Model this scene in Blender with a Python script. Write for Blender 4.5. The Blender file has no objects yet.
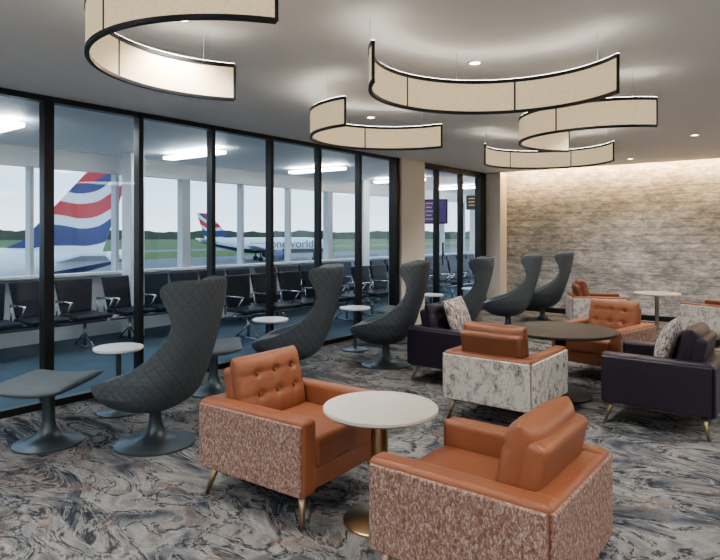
import bpy, bmesh, math, random
import numpy as np
from mathutils import Vector, Matrix
random.seed(4)
S=bpy.context.scene
S.view_settings.view_transform='AgX'
S.view_settings.look='AgX - Medium High Contrast'
S.view_settings.exposure=0.42
H=2.70

# ---------------- materials ----------------
def newmat(n):
    m=bpy.data.materials.new(n); m.use_nodes=True
    nt=m.node_tree; b=nt.nodes['Principled BSDF']
    return m,nt,b
def L(nt,a,b): nt.links.new(a,b)
def simple(n,c,r=.5,met=0,bump=0,bscale=200,spec=.5,emis=None,es=0,var=0,vscale=5):
    m,nt,b=newmat(n)
    b.inputs['Base Color'].default_value=(*c,1); b.inputs['Roughness'].default_value=r
    b.inputs['Metallic'].default_value=met; b.inputs['Specular IOR Level'].default_value=spec
    if emis: b.inputs['Emission Color'].default_value=(*emis,1); b.inputs['Emission Strength'].default_value=es
    tc=nt.nodes.new('ShaderNodeTexCoord')
    if bump:
        no=nt.nodes.new('ShaderNodeTexNoise'); no.inputs['Scale'].default_value=bscale; no.inputs['Detail'].default_value=3
        bp=nt.nodes.new('ShaderNodeBump'); bp.inputs['Strength'].default_value=bump; bp.inputs['Distance'].default_value=.01
        L(nt,tc.outputs['Object'],no.inputs['Vector']); L(nt,no.outputs['Fac'],bp.inputs['Height']); L(nt,bp.outputs['Normal'],b.inputs['Normal'])
    if var:
        n2=nt.nodes.new('ShaderNodeTexNoise'); n2.inputs['Scale'].default_value=vscale; n2.inputs['Detail'].default_value=4
        mx=nt.nodes.new('ShaderNodeMix'); mx.data_type='RGBA'
        mx.inputs[6].default_value=(*[x*(1-var) for x in c],1); mx.inputs[7].default_value=(*[min(1,x*(1+var)) for x in c],1)
        L(nt,tc.outputs['Object'],n2.inputs['Vector']); L(nt,n2.outputs['Fac'],mx.inputs[0]); L(nt,mx.outputs[2],b.inputs['Base Color'])
    return m
def ramp(nt,stops,interp='LINEAR'):
    r=nt.nodes.new('ShaderNodeValToRGB'); cr=r.color_ramp; cr.interpolation=interp
    while len(cr.elements)>1: cr.elements.remove(cr.elements[-1])
    cr.elements[0].position=stops[0][0]; cr.elements[0].color=(*stops[0][1],1)
    for p,c in stops[1:]:
        e=cr.elements.new(p); e.color=(*c,1)
    return r
def noise(nt,vec,scale,detail=4,rough=.55,dist=0):
    n=nt.nodes.new('ShaderNodeTexNoise'); n.inputs['Scale'].default_value=scale; n.inputs['Detail'].default_value=detail
    n.inputs['Roughness'].default_value=rough; n.inputs['Distortion'].default_value=dist
    L(nt,vec,n.inputs['Vector']); return n
def mapping(nt,vec,sc=(1,1,1),rot=(0,0,0),loc=(0,0,0)):
    m=nt.nodes.new('ShaderNodeMapping'); m.inputs['Scale'].default_value=sc; m.inputs['Rotation'].default_value=rot; m.inputs['Location'].default_value=loc
    L(nt,vec,m.inputs['Vector']); return m
def mixc(nt,fac,a,b,mode='MIX'):
    x=nt.nodes.new('ShaderNodeMix'); x.data_type='RGBA'; x.blend_type=mode
    if isinstance(fac,float): x.inputs[0].default_value=fac
    else: L(nt,fac,x.inputs[0])
    for i,v in ((6,a),(7,b)):
        if isinstance(v,tuple): x.inputs[i].default_value=(*v,1)
        else: L(nt,v,x.inputs[i])
    return x.outputs[2]
def math_(nt,op,a,b=None):
    x=nt.nodes.new('ShaderNodeMath'); x.operation=op
    for i,v in enumerate((a,b)):
        if v is None: continue
        if isinstance(v,(int,float)): x.inputs[i].default_value=v
        else: L(nt,v,x.inputs[i])
    return x.outputs[0]

def carpet():
    m,nt,b=newmat('carpet_marbled'); tc=nt.nodes.new('ShaderNodeTexCoord')
    mp=mapping(nt,tc.outputs['Object'],(1.0,1.9,1),(0,0,.45))
    A=noise(nt,mp.outputs[0],1.45,10,.61,1.1)
    base=ramp(nt,[(.30,(.021,.026,.034)),(.39,(.062,.071,.085)),(.47,(.138,.143,.153)),(.55,(.255,.25,.242)),(.63,(.155,.16,.168)),(.76,(.30,.295,.29))])
    L(nt,A.outputs['Fac'],base.inputs[0])
    B=noise(nt,mp.outputs[0],1.5,8,.6,2.0)
    rid=math_(nt,'ABSOLUTE',math_(nt,'SUBTRACT',B.outputs['Fac'],.5))
    vein=ramp(nt,[(0,(.9,.9,.9)),(.012,(.75,.75,.75)),(.040,(0,0,0))]); L(nt,rid,vein.inputs[0])
    c=mixc(nt,vein.outputs[0],base.outputs[0],(.020,.024,.032))
    C=noise(nt,mp.outputs[0],1.1,7,.62,1.8)
    ru=ramp(nt,[(.54,(0,0,0)),(.60,(.55,.55,.55)),(.66,(0,0,0))]); L(nt,C.outputs['Fac'],ru.inputs[0])
    c=mixc(nt,ru.outputs[0],c,(.17,.118,.095))
    D=noise(nt,mp.outputs[0],1.5,7,.62,2.3)
    li=ramp(nt,[(.475,(0,0,0)),(.5,(.5,.5,.5)),(.52,(0,0,0))]); L(nt,D.outputs['Fac'],li.inputs[0])
    c=mixc(nt,li.outputs[0],c,(.40,.385,.37))
    fn=noise(nt,tc.outputs['Object'],150,2)
    sp=ramp(nt,[(.3,(.70,.70,.70)),(.7,(1.2,1.2,1.2))]); L(nt,fn.outputs['Fac'],sp.inputs[0])
    c=mixc(nt,1.0,c,sp.outputs[0],'MULTIPLY')
    L(nt,c,b.inputs['Base Color']); b.inputs['Roughness'].default_value=.95; b.inputs['Specular IOR Level'].default_value=.1
    bp=nt.nodes.new('ShaderNodeBump'); bp.inputs['Strength'].default_value=.3; bp.inputs['Distance'].default_value=.006
    L(nt,fn.outputs['Fac'],bp.inputs['Height']); L(nt,bp.outputs['Normal'],b.inputs['Normal'])
    return m
def stonewall():
    m,nt,b=newmat('wallcovering_whitewashed_slate'); tc=nt.nodes.new('ShaderNodeTexCoord')
    mp=mapping(nt,tc.outputs['Object'],(1,1,2.6)); A=noise(nt,mp.outputs[0],6.0,9,.8,.3)
    r=ramp(nt,[(.34,(.19,.195,.195)),(.46,(.36,.362,.36)),(.54,(.51,.512,.505)),(.64,(.74,.74,.73))]); L(nt,A.outputs['Fac'],r.inputs[0])
    mp2=mapping(nt,tc.outputs['Object'],(.8,1,2.6)); B=noise(nt,mp2.outputs[0],1.2,4)
    r2=ramp(nt,[(.35,(.74,.74,.75)),(.65,(1.14,1.14,1.14))]); L(nt,B.outputs['Fac'],r2.inputs[0])
    c=mixc(nt,1.0,r.outputs[0],r2.outputs[0],'MULTIPLY')
    sp=nt.nodes.new('ShaderNodeSeparateXYZ'); L(nt,tc.outputs['Object'],sp.inputs[0])
    wob=noise(nt,tc.outputs['Object'],2.0,2)
    zz=math_(nt,'ADD',sp.outputs[2],math_(nt,'MULTIPLY',wob.outputs['Fac'],.04))
    ln=math_(nt,'ABSOLUTE',math_(nt,'SINE',math_(nt,'MULTIPLY',zz,3.14159/.14)))
    r3=ramp(nt,[(0,(.42,.42,.42)),(.22,(1,1,1))]); L(nt,ln,r3.inputs[0])
    c=mixc(nt,.8,c,r3.outputs[0],'MULTIPLY')
    L(nt,c,b.inputs['Base Color']); b.inputs['Roughness'].default_value=.65
    bp=nt.nodes.new('ShaderNodeBump'); bp.inputs['Strength'].default_value=.25; bp.inputs['Distance'].default_value=.008
    L(nt,A.outputs['Fac'],bp.inputs['Height']); L(nt,bp.outputs['Normal'],b.inputs['Normal'])
    return m
def fabric(name,c1,c2,c3,sc=(30,30,12),thr=.5,big=1.0):
    m,nt,b=newmat(name); tc=nt.nodes.new('ShaderNodeTexCoord')
    mp=mapping(nt,tc.outputs['Object'],sc); A=noise(nt,mp.outputs[0],big,6,.7,.8)
    r=ramp(nt,[(thr-.12,c1),(thr,c2),(thr+.08,c3)]); L(nt,A.outputs['Fac'],r.inputs[0])
    L(nt,r.outputs[0],b.inputs['Base Color']); b.inputs['Roughness'].default_value=.85; b.inputs['Specular IOR Level'].default_value=.2
    return m
def leather(name,c,r=.42):
    m=simple(name,c,r,bump=.25,bscale=160,var=.16,vscale=4); return m
def quilt():
    m,nt,b=newmat('grey_blue_quilted_wool'); uv=nt.nodes.new('ShaderNodeUVMap'); uv.uv_map='UVMap'
    sp=nt.nodes.new('ShaderNodeSeparateXYZ'); L(nt,uv.outputs[0],sp.inputs[0])
    k=44.0
    s1=math_(nt,'ABSOLUTE',math_(nt,'SINE',math_(nt,'MULTIPLY',math_(nt,'ADD',sp.outputs[0],sp.outputs[1]),k)))
    s2=math_(nt,'ABSOLUTE',math_(nt,'SINE',math_(nt,'MULTIPLY',math_(nt,'SUBTRACT',sp.outputs[0],sp.outputs[1]),k)))
    h=math_(nt,'POWER',math_(nt,'MINIMUM',s1,s2),.5)
    r=ramp(nt,[(0,(.050,.062,.072)),(.45,(.088,.104,.118))]); L(nt,h,r.inputs[0]); L(nt,r.outputs[0],b.inputs['Base Color'])
    bp=nt.nodes.new('ShaderNodeBump'); bp.inputs['Strength'].default_value=.45; bp.inputs['Distance'].default_value=.010
    L(nt,h,bp.inputs['Height']); L(nt,bp.outputs['Normal'],b.inputs['Normal'])
    b.inputs['Roughness'].default_value=.65; b.inputs['Specular IOR Level'].default_value=.4
    return m
def glassmat():
    m,nt,b=newmat('clear_glazing'); nt.nodes.remove(b); out=nt.nodes['Material Output']
    t=nt.nodes.new('ShaderNodeBsdfTransparent'); t.inputs[0].default_value=(.90,.945,.965,1)
    g=nt.nodes.new('ShaderNodeBsdfGlossy'); g.inputs['Roughness'].default_value=.01
    lw=nt.nodes.new('ShaderNodeLayerWeight'); lw.inputs['Blend'].default_value=.5
    f=math_(nt,'ADD',math_(nt,'MULTIPLY',math_(nt,'POWER',lw.outputs['Facing'],4.0),.4),.045)
    mx=nt.nodes.new('ShaderNodeMixShader'); L(nt,f,mx.inputs[0]); L(nt,t.outputs[0],mx.inputs[1]); L(nt,g.outputs[0],mx.inputs[2]); L(nt,mx.outputs[0],out.inputs[0])
    return m
def emis(name,c,s):
    m,nt,b=newmat(name); b.inputs['Base Color'].default_value=(*c,1); b.inputs['Emission Color'].default_value=(*c,1); b.inputs['Emission Strength'].default_value=s
    return m
def lampfab():
    m,nt,b=newmat('cream_linen_shade'); tc=nt.nodes.new('ShaderNodeTexCoord')
    mp=mapping(nt,tc.outputs['Object'],(1,1,6)); n=noise(nt,mp.outputs[0],60,2)
    r=ramp(nt,[(.3,(.58,.46,.29)),(.7,(.71,.59,.41))]); L(nt,n.outputs['Fac'],r.inputs[0])
    L(nt,r.outputs[0],b.inputs['Base Color']); L(nt,r.outputs[0],b.inputs['Emission Color']); b.inputs['Emission Strength'].default_value=.48
    b.inputs['Roughness'].default_value=.9; return m
def flagmat():
    m,nt,b=newmat('tail_livery'); tc=nt.nodes.new('ShaderNodeTexCoord')
    mp=mapping(nt,tc.outputs['Object'],(1,1,1)); n=noise(nt,mp.outputs[0],.18,2,.4)
    sp=nt.nodes.new('ShaderNodeSeparateXYZ'); L(nt,tc.outputs['Object'],sp.inputs[0])
    v=math_(nt,'ADD',math_(nt,'MULTIPLY',sp.outputs[2],.105),math_(nt,'MULTIPLY',sp.outputs[0],.03))
    v=math_(nt,'ADD',v,math_(nt,'MULTIPLY',math_(nt,'SINE',math_(nt,'MULTIPLY',sp.outputs[0],.75)),.06))
    v=math_(nt,'ADD',v,math_(nt,'MULTIPLY',n.outputs['Fac'],.15))
    W=(.62,.64,.67);R=(.45,.015,.03);N=(.012,.03,.14)
    r=ramp(nt,[(0,R),(.33,W),(.42,N),(.58,W),(.66,R),(.78,W),(.86,N),(.94,R)],'CONSTANT'); L(nt,v,r.inputs[0])
    L(nt,r.outputs[0],b.inputs['Base Color']); b.inputs['Roughness'].default_value=.3; return m
def groundmat():
    m,nt,b=newmat('airfield_ground')
    geo=nt.nodes.new('ShaderNodeNewGeometry')
    sp=nt.nodes.new('ShaderNodeSeparateXYZ'); L(nt,geo.outputs['Position'],sp.inputs[0])
    n=noise(nt,geo.outputs['Position'],.02,4)
    v=math_(nt,'ADD',math_(nt,'MULTIPLY',sp.outputs[0],-.002),math_(nt,'MULTIPLY',n.outputs['Fac'],.03))
    r=ramp(nt,[(0,(.17,.18,.19)),(.30,(.11,.15,.06)),(.40,(.19,.19,.19)),(.45,(.11,.15,.07))],'CONSTANT'); L(nt,v,r.inputs[0])
    L(nt,r.outputs[0],b.inputs['Base Color']); b.inputs['Roughness'].default_value=1; b.inputs['Specular IOR Level'].default_value=.05; return m

M=dict(
 carpet=carpet(), stone=stonewall(),
 ceil=simple('ceiling_paint',(.88,.875,.86),.75,var=.02),
 cream=simple('cream_paint',(.74,.70,.64),.7,var=.03),
 white=simple('white_paint',(.80,.81,.82),.5,var=.02),
 black=simple('black_aluminium',(.012,.013,.015),.35,bump=.02),
 outf=simple('pale_grey_frame',(.50,.53,.55),.5,var=.03),
 lea=leather('tan_copper_leather',(.270,.103,.053),.38),
 lea2=leather('cognac_leather',(.215,.084,.044),.38),
 pur=leather('dark_aubergine_leather',(.024,.018,.032),.36),
 tweed=fabric('rust_beige_tweed',(.175,.092,.070),(.285,.185,.15),(.43,.355,.31),(105,105,55),.52),
 floral=fabric('cream_floral_fabric',(.13,.115,.12),(.44,.41,.38),(.58,.555,.52),(20,20,16),.45),
 zig=fabric('grey_pattern_cushion',(.08,.07,.08),(.30,.26,.25),(.60,.56,.52),(50,50,22),.5),
 brass=simple('brushed_brass',(.50,.40,.25),.35,1,bump=.03),
 quilt=quilt(),
 wool=simple('grey_blue_wool',(.15,.175,.195),.85,bump=.3,bscale=300,var=.12,vscale=8,spec=.2),
 anth=simple('anthracite_metal',(.09,.11,.125),.35,.5,var=.1),
 stone_top=simple('pale_stone_top',(.55,.515,.46),.3,var=.08,vscale=9),
 white_top=simple('white_laminate',(.74,.74,.73),.3,var=.03),
 darktop=simple('dark_bronze_top',(.040,.038,.036),.5,0,var=.2,vscale=6,spec=.3),
 chrome=simple('satin_steel',(.5,.52,.54),.25,1,bump=.02),
 glass=glassmat(), shade=lampfab(),
 dl=emis('downlight_lens',(1,.86,.62),16.0), cove=emis('cove_led',(1,.68,.36),62.0), panel=emis('led_panel',(.96,.98,1),8.0), cpanel=emis('corridor_led_panel',(.94,.98,1),14.0),  # the room's out-of-view ceiling panels are added fill light
 uplight=emis('pendant_uplight_led',(1,.92,.80),12.0),  # glow added on top of the pendants to lift the ceiling
 navy=simple('corridor_blue_carpet',(.08,.13,.175),.9,bump=.2,var=.25,vscale=3),
 seatb=simple('navy_black_vinyl',(.018,.024,.042),.45,bump=.1),
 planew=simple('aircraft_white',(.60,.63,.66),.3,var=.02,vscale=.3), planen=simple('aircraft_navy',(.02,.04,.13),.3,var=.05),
 flag=flagmat(), ground=groundmat(), tree=simple('treeline_foliage',(.06,.09,.065),.95,var=.4,vscale=.05),
 screen=emis('display_indigo',(.08,.06,.22),.35), sign=emis('sign_text_amber',(.7,.45,.2),.5), tyre=simple('tyre_rubber',(.02,.02,.02),.8,var=.1),
 winDark=simple('cabin_window_dark',(.03,.04,.06),.2,var=.1),
)

# ---------------- mesh helpers ----------------
def link(o,parent=None):
    S.collection.objects.link(o)
    if parent: o.parent=parent
    return o
def empty(name,loc=(0,0,0),rz=0):
    e=bpy.data.objects.new(name,None); e.location=loc; e.rotation_euler=(0,0,math.radians(rz)); e.empty_display_size=.1
    S.collection.objects.link(e); return e
def fin(bm,name,mat,parent,smooth=True,loc=None,rot=None):
    me=bpy.data.meshes.new(name); bm.to_mesh(me); bm.free()
    me.materials.append(mat)
    if smooth:
        for p in me.polygons: p.use_smooth=True
    o=bpy.data.objects.new(name,me); link(o,parent)
    if loc: o.location=loc
    if rot: o.rotation_euler=rot
    return o
def box(name,lo,hi,mat,parent=None,bev=0,seg=3,taper=None,rot=None):
    lo=Vector(lo);hi=Vector(hi);c=(lo+hi)/2;d=hi-lo
    bm=bmesh.new(); bmesh.ops.create_cube(bm,size=1)
    for v in bm.verts:
        k=1
        if taper and v.co.z<0: k=taper
        v.co=Vector((v.co.x*d.x*k,v.co.y*d.y*k,v.co.z*d.z))
    if bev: bmesh.ops.bevel(bm,geom=bm.edges[:],offset=bev,segments=seg,affect='EDGES',profile=.6)
    o=fin(bm,name,mat,parent,smooth=bool(bev),loc=c,rot=rot)
    if bev:
        w=o.modifiers.new('wn','WEIGHTED_NORMAL')
    return o
def pane(name,x,y0,y1,z0,z1,parent):
    bm=bmesh.new(); v=[bm.verts.new(p) for p in ((x,y0,z0),(x,y1,z0),(x,y1,z1),(x,y0,z1))]; bm.faces.new(v)
    return fin(bm,name,M['glass'],parent,False)
def lathe(name,prof,mat,parent=None,loc=(0,0,0),n=48,smooth=True):
    bm=bmesh.new(); rings=[]
    for r,z in prof:
        if r<1e-5: rings.append([bm.verts.new((0,0,z))])
        else: rings.append([bm.verts.new((r*math.cos(2*math.pi*i/n),r*math.sin(2*math.pi*i/n),z)) for i in range(n)])
    for a,b in zip(rings,rings[1:]):
        for i in range(n):
            j=(i+1)%n
            if len(a)==1 and len(b)==1: continue
            if len(a)==1: bm.faces.new((a[0],b[j],b[i]))
            elif len(b)==1: bm.faces.new((a[i],a[j],b[0]))
            else: bm.faces.new((a[i],a[j],b[j],b[i]))
    bmesh.ops.recalc_face_normals(bm,faces=bm.faces)
    o=fin(bm,name,mat,parent,smooth,loc)
    md=o.modifiers.new('es','EDGE_SPLIT'); md.split_angle=math.radians(40)
    return o
def rod(bm,a,b,r1,r2,n=12):
    a=Vector(a);b=Vector(b);d=(b-a); q=d.to_track_quat('Z','Y')
    ra=[bm.verts.new(a+q@Vector((r1*math.cos(2*math.pi*i/n),r1*math.sin(2*math.pi*i/n),0))) for i in range(n)]
    rb=[bm.verts.new(b+q@Vector((r2*math.cos(2*math.pi*i/n),r2*math.sin(2*math.pi*i/n),0))) for i in range(n)]
    for i in range(n):
        j=(i+1)%n; bm.faces.new((ra[i],ra[j],rb[j],rb[i]))
    bm.faces.new(ra[::-1]); bm.faces.new(rb)
def pillow(name,w,h,d,mat,parent,loc,rot=(0,0,0),ex=6,buttons=None,bulge=0.0,n=40):
    """pad in local YZ plane, thickness along X"""
    bm=bmesh.new()
    def T(u,v): 
        return max(0,(1-abs(u)**ex))**.5*max(0,(1-abs(v)**ex))**.5
    g=[[],[]]
    for side in (0,1):
        for i in range(n+1):
            row=[]
            u=math.sin((i/n-.5)*math.pi)
            for j in range(n+1):
                v=math.sin((j/n-.5)*math.pi)
                t=T(u,v)*d/2+bulge*(1-u*u)*(1-v*v)
                if side==0 and buttons:
                    for bu,bv in buttons:
                        t-=.024*math.exp(-(((u-bu)*w/2)**2+((v-bv)*h/2)**2)/.022**2)
                        t-=.005*math.exp(-((u-bu)*w/2/.008)**2)/2
                    for bv in set(b[1] for b in buttons): t-=.008*math.exp(-((v-bv)*h/2/.009)**2)
                    t=max(t,0.002) if T(u,v)>0 else 0
                row.append(bm.verts.new((t if side==0 else -t,u*w/2,v*h/2)))
            g[side].append(row)
    for s in (0,1):
        for i in range(n):
            for j in range(n):
                f=(g[s][i][j],g[s][i+1][j],g[s][i+1][j+1],g[s][i][j+1])
                bm.faces.new(f if s==0 else f[::-1])
    bmesh.ops.remove_doubles(bm,verts=bm.verts,dist=.0008)
    if buttons:
        for bu,bv in buttons:
            bmesh.ops.create_icosphere(bm,subdivisions=2,radius=.011,matrix=Matrix.Translation((d/2-.018,bu*w/2,bv*h/2)))
    bmesh.ops.recalc_face_normals(bm,faces=bm.faces)
    return fin(bm,name,mat,parent,True,loc,rot)
# ---------------- armchair ----------------
def armchair(loc,rz,lea,pan,cushion=None,name='armchair'):
    e=empty(name,(loc[0],loc[1],0),rz)
    bm=bmesh.new()
    for sx in (-1,1):
        for sy in (-1,1):
            rod(bm,(sx*.365,sy*.345,0),(sx*.32,sy*.30,.19),.011,.022)
    fin(bm,'legs',M['brass'],e)
    box('seat_frame',(-.36,-.32,.175),(.375,.32,.30),lea,e,.02)
    for k,sy in (('left',1),('right',-1)):
        y0,y1=sorted((sy*.262,sy*.372))
        box('arm_'+k,(-.395,y0,.165),(.395,y1,.56),lea,e,.03,4)
        y0,y1=sorted((sy*.362,sy*.386))
        box('side_panel_'+k,(-.388,y0,.175),(.382,y1,.535),pan,e,.009,2)
    box('back_frame',(-.40,-.367,.165),(-.29,.367,.555),lea,e,.03,4)
    box('back_panel',(-.412,-.365,.175),(-.39,.365,.535),pan,e,.009,2)
    box('seat_cushion',(-.27,-.259,.285),(.39,.259,.445),lea,e,.038,4)
    box('back_rest',(-.315,-.258,.40),(-.215,.258,.73),lea,e,.04,4,rot=(0,math.radians(-12),0))
    bt=[(u,v) for u in (-.55,0,.55) for v in (-.2,.42)]
    pillow('back_cushion',.535,.39,.16,lea,e,(-.20,0,.595),(0,math.radians(-13),0),buttons=bt)
    if cushion:
        pillow('scatter_cushion',.44,.42,.10,cushion,e,(-.03,.02,.635),(.05,math.radians(-20),.1),ex=2.2,bulge=.03,n=24)
    return e
armchair((-2.47,2.58),2,M['lea'],M['tweed'])
armchair((-1.14,2.43),180,M['lea'],M['tweed'])
armchair((-2.07,4.70),90,M['lea2'],M['floral'])
armchair((-1.82,6.62),-102,M['lea'],M['tweed'])
armchair((-2.95,5.55),-4,M['pur'],M['pur'],M['zig'])
armchair((-1.00,5.36),179,M['pur'],M['pur'],M['zig'])
armchair((-2.75,9.6),25,M['lea2'],M['floral'])
armchair((-1.05,9.50),160,M['lea2'],M['floral'])

# ---------------- tables ----------------
def table(name,loc,r,h,top,met,rb,rc=.035):
    e=empty(name,(loc[0],loc[1],0))
    lathe('table_top',[(0,h-.028),(r-.012,h-.028),(r,h-.018),(r,h-.004),(r-.004,h),(0,h)],top,e,n=72)
    lathe('column',[(rc,.018),(rc,h-.05),(rc+.05,h-.028)],met,e)
    lathe('base_plate',[(0,0),(rb,0),(rb,.012),(rb-.01,.018),(rc+.01,.022),(rc,.03)],met,e,n=60)
table('lounge_table',(-1.835,2.57),.302,.606,M['stone_top'],M['brass'],.195,.04)
table('lounge_table',(-1.92,5.58),.50,.62,M['darktop'],M['darktop'],.28,.05)
table('lounge_table',(-1.98,10.05),.33,.60,M['stone_top'],M['chrome'],.22,.03)
for p in ((-4.70,2.78),(-4.88,4.72),(-4.78,6.13),(-4.85,8.15),(-4.8,9.5)):
    table('side_table',p,.20,.555,M['white_top'],M['anth'] ,.17,.02)

# ---------------- wing chair ----------------
# z, back x, front x, half width, amax
KB=[(.235,-.0,.05,.02,180),(.245,-.08,.15,.13,180),(.28,-.18,.27,.24,180),(.33,-.25,.34,.31,180),(.375,-.285,.39,.34,180),(.40,-.30,.405,.35,168),(.43,-.31,.41,.355,150),
 (.465,-.325,.41,.36,138),(.495,-.34,.405,.365,124),(.52,-.35,.40,.365,110),(.55,-.36,.39,.36,97),(.60,-.375,.37,.358,86),(.67,-.40,.32,.345,75),(.76,-.428,.255,.33,67),
 (.85,-.452,.205,.315,62),(.94,-.474,.175,.31,66),(1.01,-.490,.15,.305,76),(1.07,-.500,.14,.30,85),(1.12,-.506,.13,.30,89),(1.155,-.509,.125,.298,87),(1.178,-.508,.125,.29,81),(1.191,-.504,.122,.28,73),(1.198,-.499,.118,.27,63)]
K=np.array([(z,(a+b)/2,(b-a)/2,w,m) for z,a,b,w,m in KB])
def shellmesh():
    rows=72; q=np.linspace(0,1,len(K)); A=[np.interp(np.linspace(0,1,rows),q,K[:,i]) for i in range(5)]
    def sm(a,it=5):
        a=a.copy()
        for _ in range(it): a[1:-1]=(a[:-2]+2*a[1:-1]+a[2:])/4
        return a
    z,xc,rx,ry,am=[sm(a) for a in A]
    cols=56; bm=bmesh.new(); uvl=bm.loops.layers.uv.new('UVMap'); G=[];U=[]
    for i in range(rows):
        g=[];u=[]
        for j in range(cols+1):
            s=j/cols*2-1; a=math.radians(am[i])*s
            ca,sa=math.cos(a),math.sin(a)
            k=1/(abs(ca)**2.6+abs(sa)**2.6)**(1/2.6)
            x=xc[i]-rx[i]*ca*k; y=ry[i]*sa*k
            g.append(bm.verts.new((x,y,z[i]))); u.append((a*.36,z[i]))
        G.append(g);U.append(u)
    for i in range(rows-1):
        for j in range(cols):
            f=bm.faces.new((G[i][j],G[i+1][j],G[i+1][j+1],G[i][j+1]))
            for lp,uv in zip(f.loops,(U[i][j],U[i+1][j],U[i+1][j+1],U[i][j+1])): lp[uvl].uv=uv
    bmesh.ops.remove_doubles(bm,verts=bm.verts,dist=.0005)
    bm.normal_update()
    tot=sum(f.normal.x for f in bm.faces if f.calc_center_median().x<-.3)
    if tot>0: bmesh.ops.reverse_faces(bm,faces=bm.faces)
    me=bpy.data.meshes.new('shell'); bm.to_mesh(me); bm.free(); me.materials.append(M['quilt']); me.materials.append(M['wool'])
    for p in me.polygons: p.use_smooth=True
    return me
SH=shellmesh()
def trumpet(e,R,top):
    lathe('pedestal_base',[(0,0),(R,0),(R,.010),(R-.02,.016),(.16,.028),(.09,.06),(.055,.11),(.042,.17),(.042,top-.01),(.07,top)],M['anth'],e,n=56)
def wingchair(loc,rz):
    e=empty('wingback_swivel_chair',(loc[0],loc[1],0),rz)
    o=link(bpy.data.objects.new('shell',SH),e)
    s=o.modifiers.new('sol','SOLIDIFY'); s.thickness=.045; s.offset=-1; s.use_even_offset=False; s.material_offset=1; s.material_offset_rim=1
    bv=o.modifiers.new('sub','SUBSURF'); bv.levels=1; bv.render_levels=1
    bm=bmesh.new(); n=48; rings=[]
    for r,z in ((.0,.455),(.6,.458),(.88,.450),(.97,.435),(1,.41),(.98,.38),(.9,.36)):
        if r==0: rings.append([bm.verts.new((.04,0,z))]); continue
        rg=[]
        for i in range(n):
            a=2*math.pi*i/n; k=1/(abs(math.cos(a))**3+abs(math.sin(a))**3)**(1/3)
            rg.append(bm.verts.new((.055+.335*r*k*math.cos(a),.315*r*k*math.sin(a),z)))
        rings.append(rg)
    for a,b in zip(rings,rings[1:]):
        for i in range(n):
            j=(i+1)%n
            if len(a)==1: bm.faces.new((a[0],b[i],b[j]))
            else: bm.faces.new((a[i],b[i],b[j],a[j]))
    bmesh.ops.recalc_face_normals(bm,faces=bm.faces)
    fin(bm,'seat_cushion',M['wool'],e)
    pillow('back_pad',.44,.46,.07,M['wool'],e,(-.335,0,.70),(0,math.radians(-18),0),ex=4,n=24)
    trumpet(e,.28,.25)
for p,r in (((-3.81,2.54),206),((-4.20,4.38),212),((-3.97,5.67),204),((-3.95,7.32),200),((-3.80,8.69),200),((-3.77,10.05),198)):
    wingchair(p,r)
def footstool(loc,rz):
    e=empty('footstool',(loc[0],loc[1],0),rz)
    bm=bmesh.new(); nx,ny=24,24; 
    for s in (1,-1):
        gg=[]
        for i in range(nx+1):
            u=math.sin((i/nx-.5)*math.pi); row=[]
            for j in range(ny+1):
                v=math.sin((j/ny-.5)*math.pi)
                t=(max(0,1-abs(u)**5)*max(0,1-abs(v)**5))**.5*(.04 if s>0 else .045)
                row.append(bm.verts.new((u*.26,v*.31,.425+s*t+.03*u*u)))
            gg.append(row)
        for i in range(nx):
            for j in range(ny):
                f=(gg[i][j],gg[i+1][j],gg[i+1][j+1],gg[i][j+1]); bm.faces.new(f if s>0 else f[::-1])
    bmesh.ops.remove_doubles(bm,verts=bm.verts,dist=.0008); bmesh.ops.recalc_face_normals(bm,faces=bm.faces)
    fin(bm,'stool_cushion',M['wool'],e)
    trumpet(e,.235,.385)
footstool((-4.42,2.07),214); footstool((-4.60,3.70),230)
footstool((-4.68,7.0),200)

# ---------------- pendant arc lamps ----------------
def arclamp(c,bulge,R=.70,span=184,z0=2.31,z1=2.51):
    e=empty('curved_ribbon_pendant_lamp',(c[0],c[1],0),bulge)
    n=64; a0=-math.radians(span/2); 
    P=lambda i,r=R:(r*math.cos(a0+math.radians(span)*i/n),r*math.sin(a0+math.radians(span)*i/n))
    def sweep(bm,ra,rb,za,zb):
        g=[]
        for i in range(n+1):
            q=[]
            for r,z in ((rb,za),(rb,zb),(ra,zb),(ra,za)):
                x,y=P(i,r); q.append(bm.verts.new((x,y,z)))
            g.append(q)
        for a,b in zip(g,g[1:]):
            for k in range(4): bm.faces.new((a[k],b[k],b[(k+1)%4],a[(k+1)%4]))
        bm.faces.new(g[0]); bm.faces.new(g[-1][::-1])
    bm=bmesh.new(); sweep(bm,R-.006,R+.006,z0,z1); bmesh.ops.recalc_face_normals(bm,faces=bm.faces)
    fin(bm,'linen_shade',M['shade'],e,False)
    bm=bmesh.new(); sweep(bm,R-.010,R+.010,z0-.009,z0+.009); sweep(bm,R-.010,R+.010,z1-.009,z1+.014)
    for f in (0,.33,.67,1):
        x,y=P(f*n); rod(bm,(x,y,z0),(x,y,z1),.009,.009,8)
    bmesh.ops.recalc_face_normals(bm,faces=bm.faces)
    fin(bm,'black_frame',M['black'],e,False)
    bm=bmesh.new(); sweep(bm,R-.008,R+.008,z1+.0145,z1+.016); bmesh.ops.recalc_face_normals(bm,faces=bm.faces)
    fin(bm,'led_uplight_strip',M['uplight'],e,False)  # added strip, hidden from below, only there to brighten the ceiling
    bm=bmesh.new()
    for f in (.08,.5,.92):
        x,y=P(f*n); rod(bm,(x,y,z1),(x,y,H),.0018,.0018,6)
    fin(bm,'suspension_wires',M['outf'],e,False)
arclamp((-2.21,1.97),math.degrees(math.atan2(-.825,-.565)),.70)
arclamp((-1.395,3.06),math.degrees(math.atan2(.68,-.73)))
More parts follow.
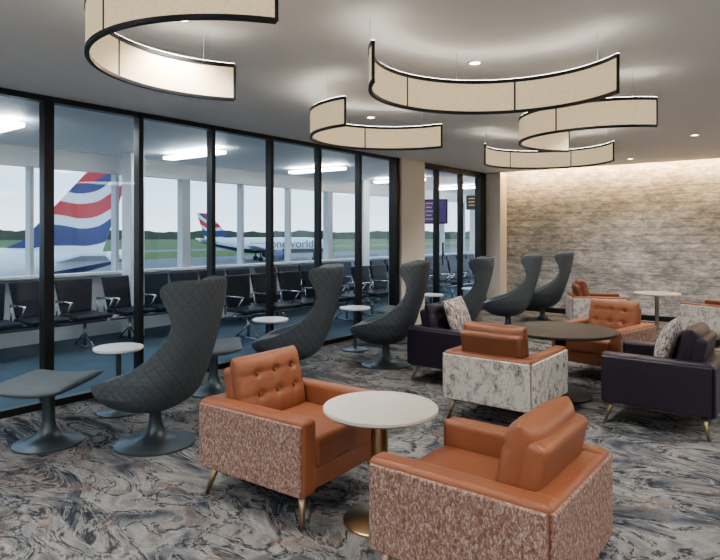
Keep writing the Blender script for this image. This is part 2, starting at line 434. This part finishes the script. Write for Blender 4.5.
arclamp((-2.80,4.15),180,.71)
arclamp((-1.47,5.36),math.degrees(math.atan2(-.70,-.716)),.70)
arclamp((-2.41,6.59),math.degrees(math.atan2(.88,-.48)),.69)

# ---------------- room shell ----------------
XW=-5.33; XR=3.5; YB=11.3; YN=-3.0
box('floor',(XW-.08,YN,-.12),(XR,YB,0),M['carpet'])
box('ceiling',(XW-.08,YN,H),(XR,YB-.28,H+.12),M['ceil'])
box('ceiling_cove_top',(XW-.08,YB-.28,H+.24),(XR,YB,H+.30),M['ceil'])
box('ceiling_cove_side',(XW-.08,YB-.30,H+.12),(XR,YB-.28,H+.30),M['ceil'])
box('cove_light_strip',(-4.9,YB-.275,H+.03),(XR-.05,YB-.255,H+.07),M['cove'])
box('wall_back',(XW+.35,YB,0),(XR,YB+.15,H+.30),M['stone'])
box('wall_right',(XR,YN,0),(XR+.15,YB+.15,H+.30),M['cream'])
box('wall_front',(XW,YN-.15,0),(XR+.15,YN,H+.12),M['cream'])
box('baseboard_back',(XW+.35,YB-.02,0),(XR,YB,.09),M['black'])
box('wall_corner_pier',(XW-.08,YB-.30,0),(XW+.36,YB+.15,H),M['cream'])
box('wall_pier',(XW-.15,7.90,0),(XW+.10,8.60,H),M['cream'])
def window(n,y0,y1,mw=.055,zt=H):
    e=empty('window_%d'%n,(XW,0,0))
    box('mullion_a',(-.06,y0-mw/2,0),(.04,y0+mw/2,zt),M['black'],e,.004,1)
    box('top_rail',(-.055,y0+mw/2,zt-.05),(.035,y1-mw/2,zt),M['black'],e)
    box('bottom_rail',(-.055,y0+mw/2,0),(.035,y1-mw/2,.06),M['black'],e)
    pane('glass_pane',0,y0+mw/2,y1-mw/2,.06,zt-.05,e)
ys=[2.485+.888*k for k in range(-6,7)]
for k in range(len(ys)-1):
    window(k+1,ys[k],ys[k+1],.085 if k in(6,) else .05)
box('trim_1',(XW-.06,ys[-1]-.03,0),(XW+.06,7.90,H),M['black'])
for k,(a,b) in enumerate(((8.66,9.16),(9.16,10.04),(10.04,10.78))):
    window(20+k,a,b,.06,H-.04)
box('trim_2',(XW-.06,8.60,0),(XW+.06,8.63,H),M['black'])
box('trim_3',(XW-.06,10.745,0),(XW+.06,11.0,H),M['black'])
box('trim_4',(XW-.06,8.60,H-.04),(XW+.06,11.0,H),M['black'])
box('door_handle',(XW+.06,9.24,.95),(XW+.09,9.27,1.35),M['chrome'],None,.005)

# ---------------- corridor outside glazing ----------------
XO=-8.5
box('floor_corridor',(XO-.15,YN-3,-.12),(XW-.08,24,0),M['navy'])
box('ceiling_corridor',(XO-.15,YN-3,H-.02),(XW-.08,24,H+.12),M['white'])
box('wall_corridor_sill',(XO-.15,YN-3,0),(XO,24,.90),M['white'])
box('trim_sill_board',(XO-.02,YN-3,.90),(XO+.14,24,.94),M['white'])
box('wall_corridor_head',(XO-.15,YN-3,2.42),(XO,24,H),M['white'])
box('wall_corridor_end',(XO-.15,24,0),(XW,24.15,H),M['white'])
box('wall_corridor_near',(XO-.15,YN-3.15,0),(XW,YN-3,H),M['white'])
e=empty('window_30',(XO,0,0))
yy=-5.0;k=0
while yy<24:
    w=.16 if k%3==0 else .05
    box('post',(-.12,yy-w/2,.94),(.02,yy+w/2,2.42),M['outf'],e); yy+=1.25; k+=1
pane('outer_glass',-.08,-6,24,.94,2.42,e)
for y in (-2.6,0,2.6,5.2,7.8,10.4,13,16,19,22):
    e=empty('suspended_linear_light',(-7.0,y,0))
    box('diffuser',(-.6,0,H-.11),(.6,.16,H-.07),M['cpanel'],e)
    bm=bmesh.new(); rod(bm,(-.5,.08,H-.07),(-.5,.08,H-.02),.004,.004,6); rod(bm,(.5,.08,H-.07),(.5,.08,H-.02),.004,.004,6); fin(bm,'hangers',M['outf'],e)
for y in (4.9,10.5,16):
    box('corridor_column',(-8.2,y,0),(-7.95,y+.22,H-.02),M['white'],None,.01)
def beam(y0,n=5,X=-7.75):
    e=empty('beam_seating',(X,y0,0))
    w=.56
    bm=bmesh.new()
    rod(bm,(0,-.02,.34),(0,n*w,.34),.03,.03,8)
    for yy in (.25,n*w-.3):
        rod(bm,(0,yy,.34),(0,yy,.03),.02,.02,8); rod(bm,(-.28,yy,.012),(.28,yy,.012),.012,.012,8)
        rod(bm,(-.26,yy,.012),(0,yy,.2),.012,.012,8)
        rod(bm,(.26,yy,.012),(0,yy,.2),.012,.012,8)
    for i in range(n+1):
        yy=i*w-.02
        rod(bm,(-.18,yy,.36),(-.2,yy,.62),.012,.012,8); rod(bm,(-.2,yy,.62),(.2,yy,.62),.014,.014,8); rod(bm,(.2,yy,.62),(0,yy,.36),.012,.012,8)
    fin(bm,'steel_frame',M['chrome'],e,True)
    for i in range(n):
        yc=i*w+w/2-.02
        box('seat_pad_%d'%i,(-.22,yc-.24,.39),(.27,yc+.24,.45),M['seatb'],e,.025)
        box('back_pad_%d'%i,(-.29,yc-.26,.44),(-.23,yc+.26,.90),M['seatb'],e,.025,3,taper=.8,rot=(0,math.radians(-10),0))
for i in range(8): beam(-4.2+i*2.9)
for y in (5.6,8.6,11.6): beam(y,5,-6.5)
def screen(loc,rz,w=.9,h=.5):
    e=empty('flight_information_display',loc,rz)
    box('bezel',(-.04,-w/2,-h/2),(.03,w/2,h/2),M['black'],e,.008)
    box('display',(.03,-w/2+.03,-h/2+.03),(.034,w/2-.03,h/2-.03),M['screen'] if h>.4 else M['black'],e)
    for i in range(int(h/.1)):
        box('text_row_%d'%i,(.034,-w/2+.06,h/2-.09-i*.08),(.036,w/2-.2-.12*(i%2),h/2-.075-i*.08),M['sign'],e)
    box('bracket',(-.03,-.03,h/2),(.01,.03,H-.03-loc[2]),M['black'],e)
screen((-6.2,10.6,1.95),-65,.5,.5)
screen((-6.3,13.2,2.25),-75,1.0,.35); screen((-6.9,15.2,2.25),-75,1.0,.35)

# ---------------- downlights ----------------
dls=[(-1.9,3.79),(-2.79,2.03),(-3.64,4.93),(-1.6,5.9),(-2.9,7.6),(-3.9,9.2),(-1.2,8.2),(-.4,1.6),(.8,4.2),(.8,7.0),(1.6,1.5),(-2.2,-.6),(-4.2,.6),(.5,-1.6),(-2.4,10.2),(.2,10.2)]
for x,y in dls:
    e=empty('ceiling_downlight',(x,y,H))
    lathe('trim_ring',[(.036,-.002),(.036,-.008),(.055,-.008),(.055,0)],M['white'],e,n=32)
    lathe('lens',[(0,-.004),(.036,-.004)],M['dl'],e,n=32)
    ld=bpy.data.lights.new('downlight_beam','SPOT'); ld.energy=85; ld.color=(1,.94,.86); ld.spot_size=math.radians(125); ld.spot_blend=.8; ld.shadow_soft_size=.06
    lo=bpy.data.objects.new('downlight_beam',ld); link(lo,e); lo.location=(0,0,-.03)
for i,(x,y) in enumerate(((-3.4,-1.2),(-.6,-1.8),(1.6,-.4),(2.4,3.6),(2.4,7.4))):
    box('ceiling_light_panel',(x-.6,y-.6,H-.02),(x+.6,y+.6,H-.001),M['panel'])  # unseen glowing panels added behind and right of the camera as fill

# ---------------- airfield ----------------
G=-5.5
box('ground_airfield',(-1500,-900,G-.3),(XO-.2,1500,G),M['ground'])
bm=bmesh.new()
prev=None
for i in range(261):
    a=math.radians(88+i*.42); R=700
    h=9.0+.9*math.sin(i*.31)+.7*math.sin(i*1.13)+random.uniform(-.6,.6)
    x,y=R*math.cos(a),R*math.sin(a)
    v=[bm.verts.new((x,y,G-.05)),bm.verts.new((x*1.0,y*1.0,G+h)),bm.verts.new((x*1.04,y*1.04,G+h*.9)),bm.verts.new((x*1.04,y*1.04,G-.05))]
    if prev:
        for k in range(3): bm.faces.new((prev[k],v[k],v[k+1],prev[k+1]))
    prev=v
fin(bm,'treeline',M['tree'],None,False)

def airplane(loc,rz,text=False):
    e=empty('airliner',(loc[0],loc[1],G+3.9),rz)
    st=[(0,.25,1.25),(1.5,.6,1.1),(4,1.05,.85),(7,1.5,.5),(10,1.85,.15),(13,2.0,0),(27,2.0,0),(30,1.85,-.05),(32,1.5,-.15),(33.2,1.0,-.3),(33.8,.5,-.4),(34,.05,-.45)]
    n=40; bm=bmesh.new(); rings=[]
    for x,r,z in st: rings.append([bm.verts.new((x,r*math.sin(2*math.pi*i/n),z+r*math.cos(2*math.pi*i/n))) for i in range(n)])
    for a,b in zip(rings,rings[1:]):
        for i in range(n):
            f=bm.faces.new((a[i],a[(i+1)%n],b[(i+1)%n],b[i]))
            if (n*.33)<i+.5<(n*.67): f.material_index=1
    bm.faces.new(rings[0]); bm.faces.new(rings[-1][::-1])
    bmesh.ops.recalc_face_normals(bm,faces=bm.faces)
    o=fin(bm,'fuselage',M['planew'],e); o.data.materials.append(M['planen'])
    def slab(name,pts,thick,axis,mat):
        bm=bmesh.new(); A=[];B=[]
        off=Vector((0,thick/2,0)) if axis=='y' else Vector((0,0,thick/2))
        for p in pts: A.append(bm.verts.new(Vector(p)+off)); B.append(bm.verts.new(Vector(p)-off))
        bm.faces.new(A); bm.faces.new(B[::-1])
        for i in range(len(pts)): j=(i+1)%len(pts); bm.faces.new((A[i],B[i],B[j],A[j]))
        bmesh.ops.recalc_face_normals(bm,faces=bm.faces)
        fin(bm,name,mat,e,False)
    slab('tail_fin',[(1.6,0,1.5),(9.2,0,1.6),(7.2,0,2.5),(2.7,0,7.6),(2.2,0,7.95),(-.5,0,7.95)],.28,'y',M['flag'])
    for s,k in ((1,'left'),(-1,'right')):
        slab('stabilizer_'+k,[(.9,s*.3,1.1),(4.6,s*.9,1.0),(1.2,s*6.2,1.7),(-.3,s*6.2,1.7)],.18,'z',M['planew'])
        slab('wing_'+k,[(13,s*1.5,-1.1),(20.5,s*1.5,-1.1),(14.6,s*8,-.5),(10.3,s*17,.4),(8.9,s*17,.4),(11.6,s*7,-.6)],.3,'z',M['planew'])
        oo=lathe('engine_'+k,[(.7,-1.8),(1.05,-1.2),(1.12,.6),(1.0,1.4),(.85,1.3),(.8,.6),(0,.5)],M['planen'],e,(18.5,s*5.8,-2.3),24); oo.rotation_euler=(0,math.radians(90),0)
        bm=bmesh.new(); rod(bm,(14.5,s*3.4,-.9),(14.5,s*3.4,-3.3),.15,.15); rod(bm,(14.5,s*3.1,-3.3),(14.5,s*3.8,-3.3),.6,.6,20)
        fin(bm,'main_gear_'+k,M['tyre'],e)
    bm=bmesh.new(); rod(bm,(29,0,-1.5),(29,0,-3.45),.12,.12); rod(bm,(29,-.3,-3.45),(29,.3,-3.45),.45,.45,20); fin(bm,'nose_gear',M['tyre'],e)
    bm=bmesh.new()
    for s in (1,-1):
        for i in range(44):
            x=8.2+i*.52
            if text and x>16.5: continue
            if x<12: continue
            bmesh.ops.create_cube(bm,size=1,matrix=Matrix.Translation((x,s*1.90,.55))@Matrix.Diagonal((.22,.12,.30,1)))
        bmesh.ops.create_cube(bm,size=1,matrix=Matrix.Translation((32.2,s*1.05,.6))@Matrix.Diagonal((.7,.5,.45,1)))
    fin(bm,'cabin_windows',M['winDark'],e,False)
    if text:
        c=bpy.data.curves.new('lettering','FONT'); c.body='oneworld'; c.size=2.9; c.extrude=.02; c.align_x='CENTER'
        o=bpy.data.objects.new('fuselage_lettering',c); c.materials.append(M['planen']); link(o,e)
        o.location=(22.8,-2.06,-.55); o.rotation_euler=(math.radians(90),0,0)
airplane((-42.3,25.4),226)
airplane((-120,92),58,True)
# ---------------- world ----------------
w=bpy.data.worlds.new('overcast_sky'); S.world=w; w.use_nodes=True; nt=w.node_tree; bg=nt.nodes['Background']
tc=nt.nodes.new('ShaderNodeTexCoord'); sp=nt.nodes.new('ShaderNodeSeparateXYZ'); L(nt,tc.outputs['Generated'],sp.inputs[0])
mp=mapping(nt,tc.outputs['Generated'],(1,1,5)); cl=noise(nt,mp.outputs[0],2.5,6,.6,.3)
r=ramp(nt,[(0,(.76,.85,.93)),(.08,(.54,.69,.86)),(.35,(.45,.62,.82)),(1,(.42,.58,.80))]); L(nt,sp.outputs[2],r.inputs[0])
cr=ramp(nt,[(.45,(0,0,0)),(.72,(.85,.85,.85))]); L(nt,cl.outputs['Fac'],cr.inputs[0])
c=mixc(nt,cr.outputs[0],r.outputs[0],(.80,.86,.92)); L(nt,c,bg.inputs[0]); bg.inputs[1].default_value=1.85
# ---------------- camera ----------------
cd=bpy.data.cameras.new('camera'); cd.sensor_width=36; cd.lens=30; cd.shift_y=-47/720; cd.clip_end=3000; cd.clip_start=.05
co=bpy.data.objects.new('camera',cd); link(co); co.location=(0,0,1.515)
co.rotation_euler=(math.radians(90),0,math.atan2(460,600)); S.camera=co
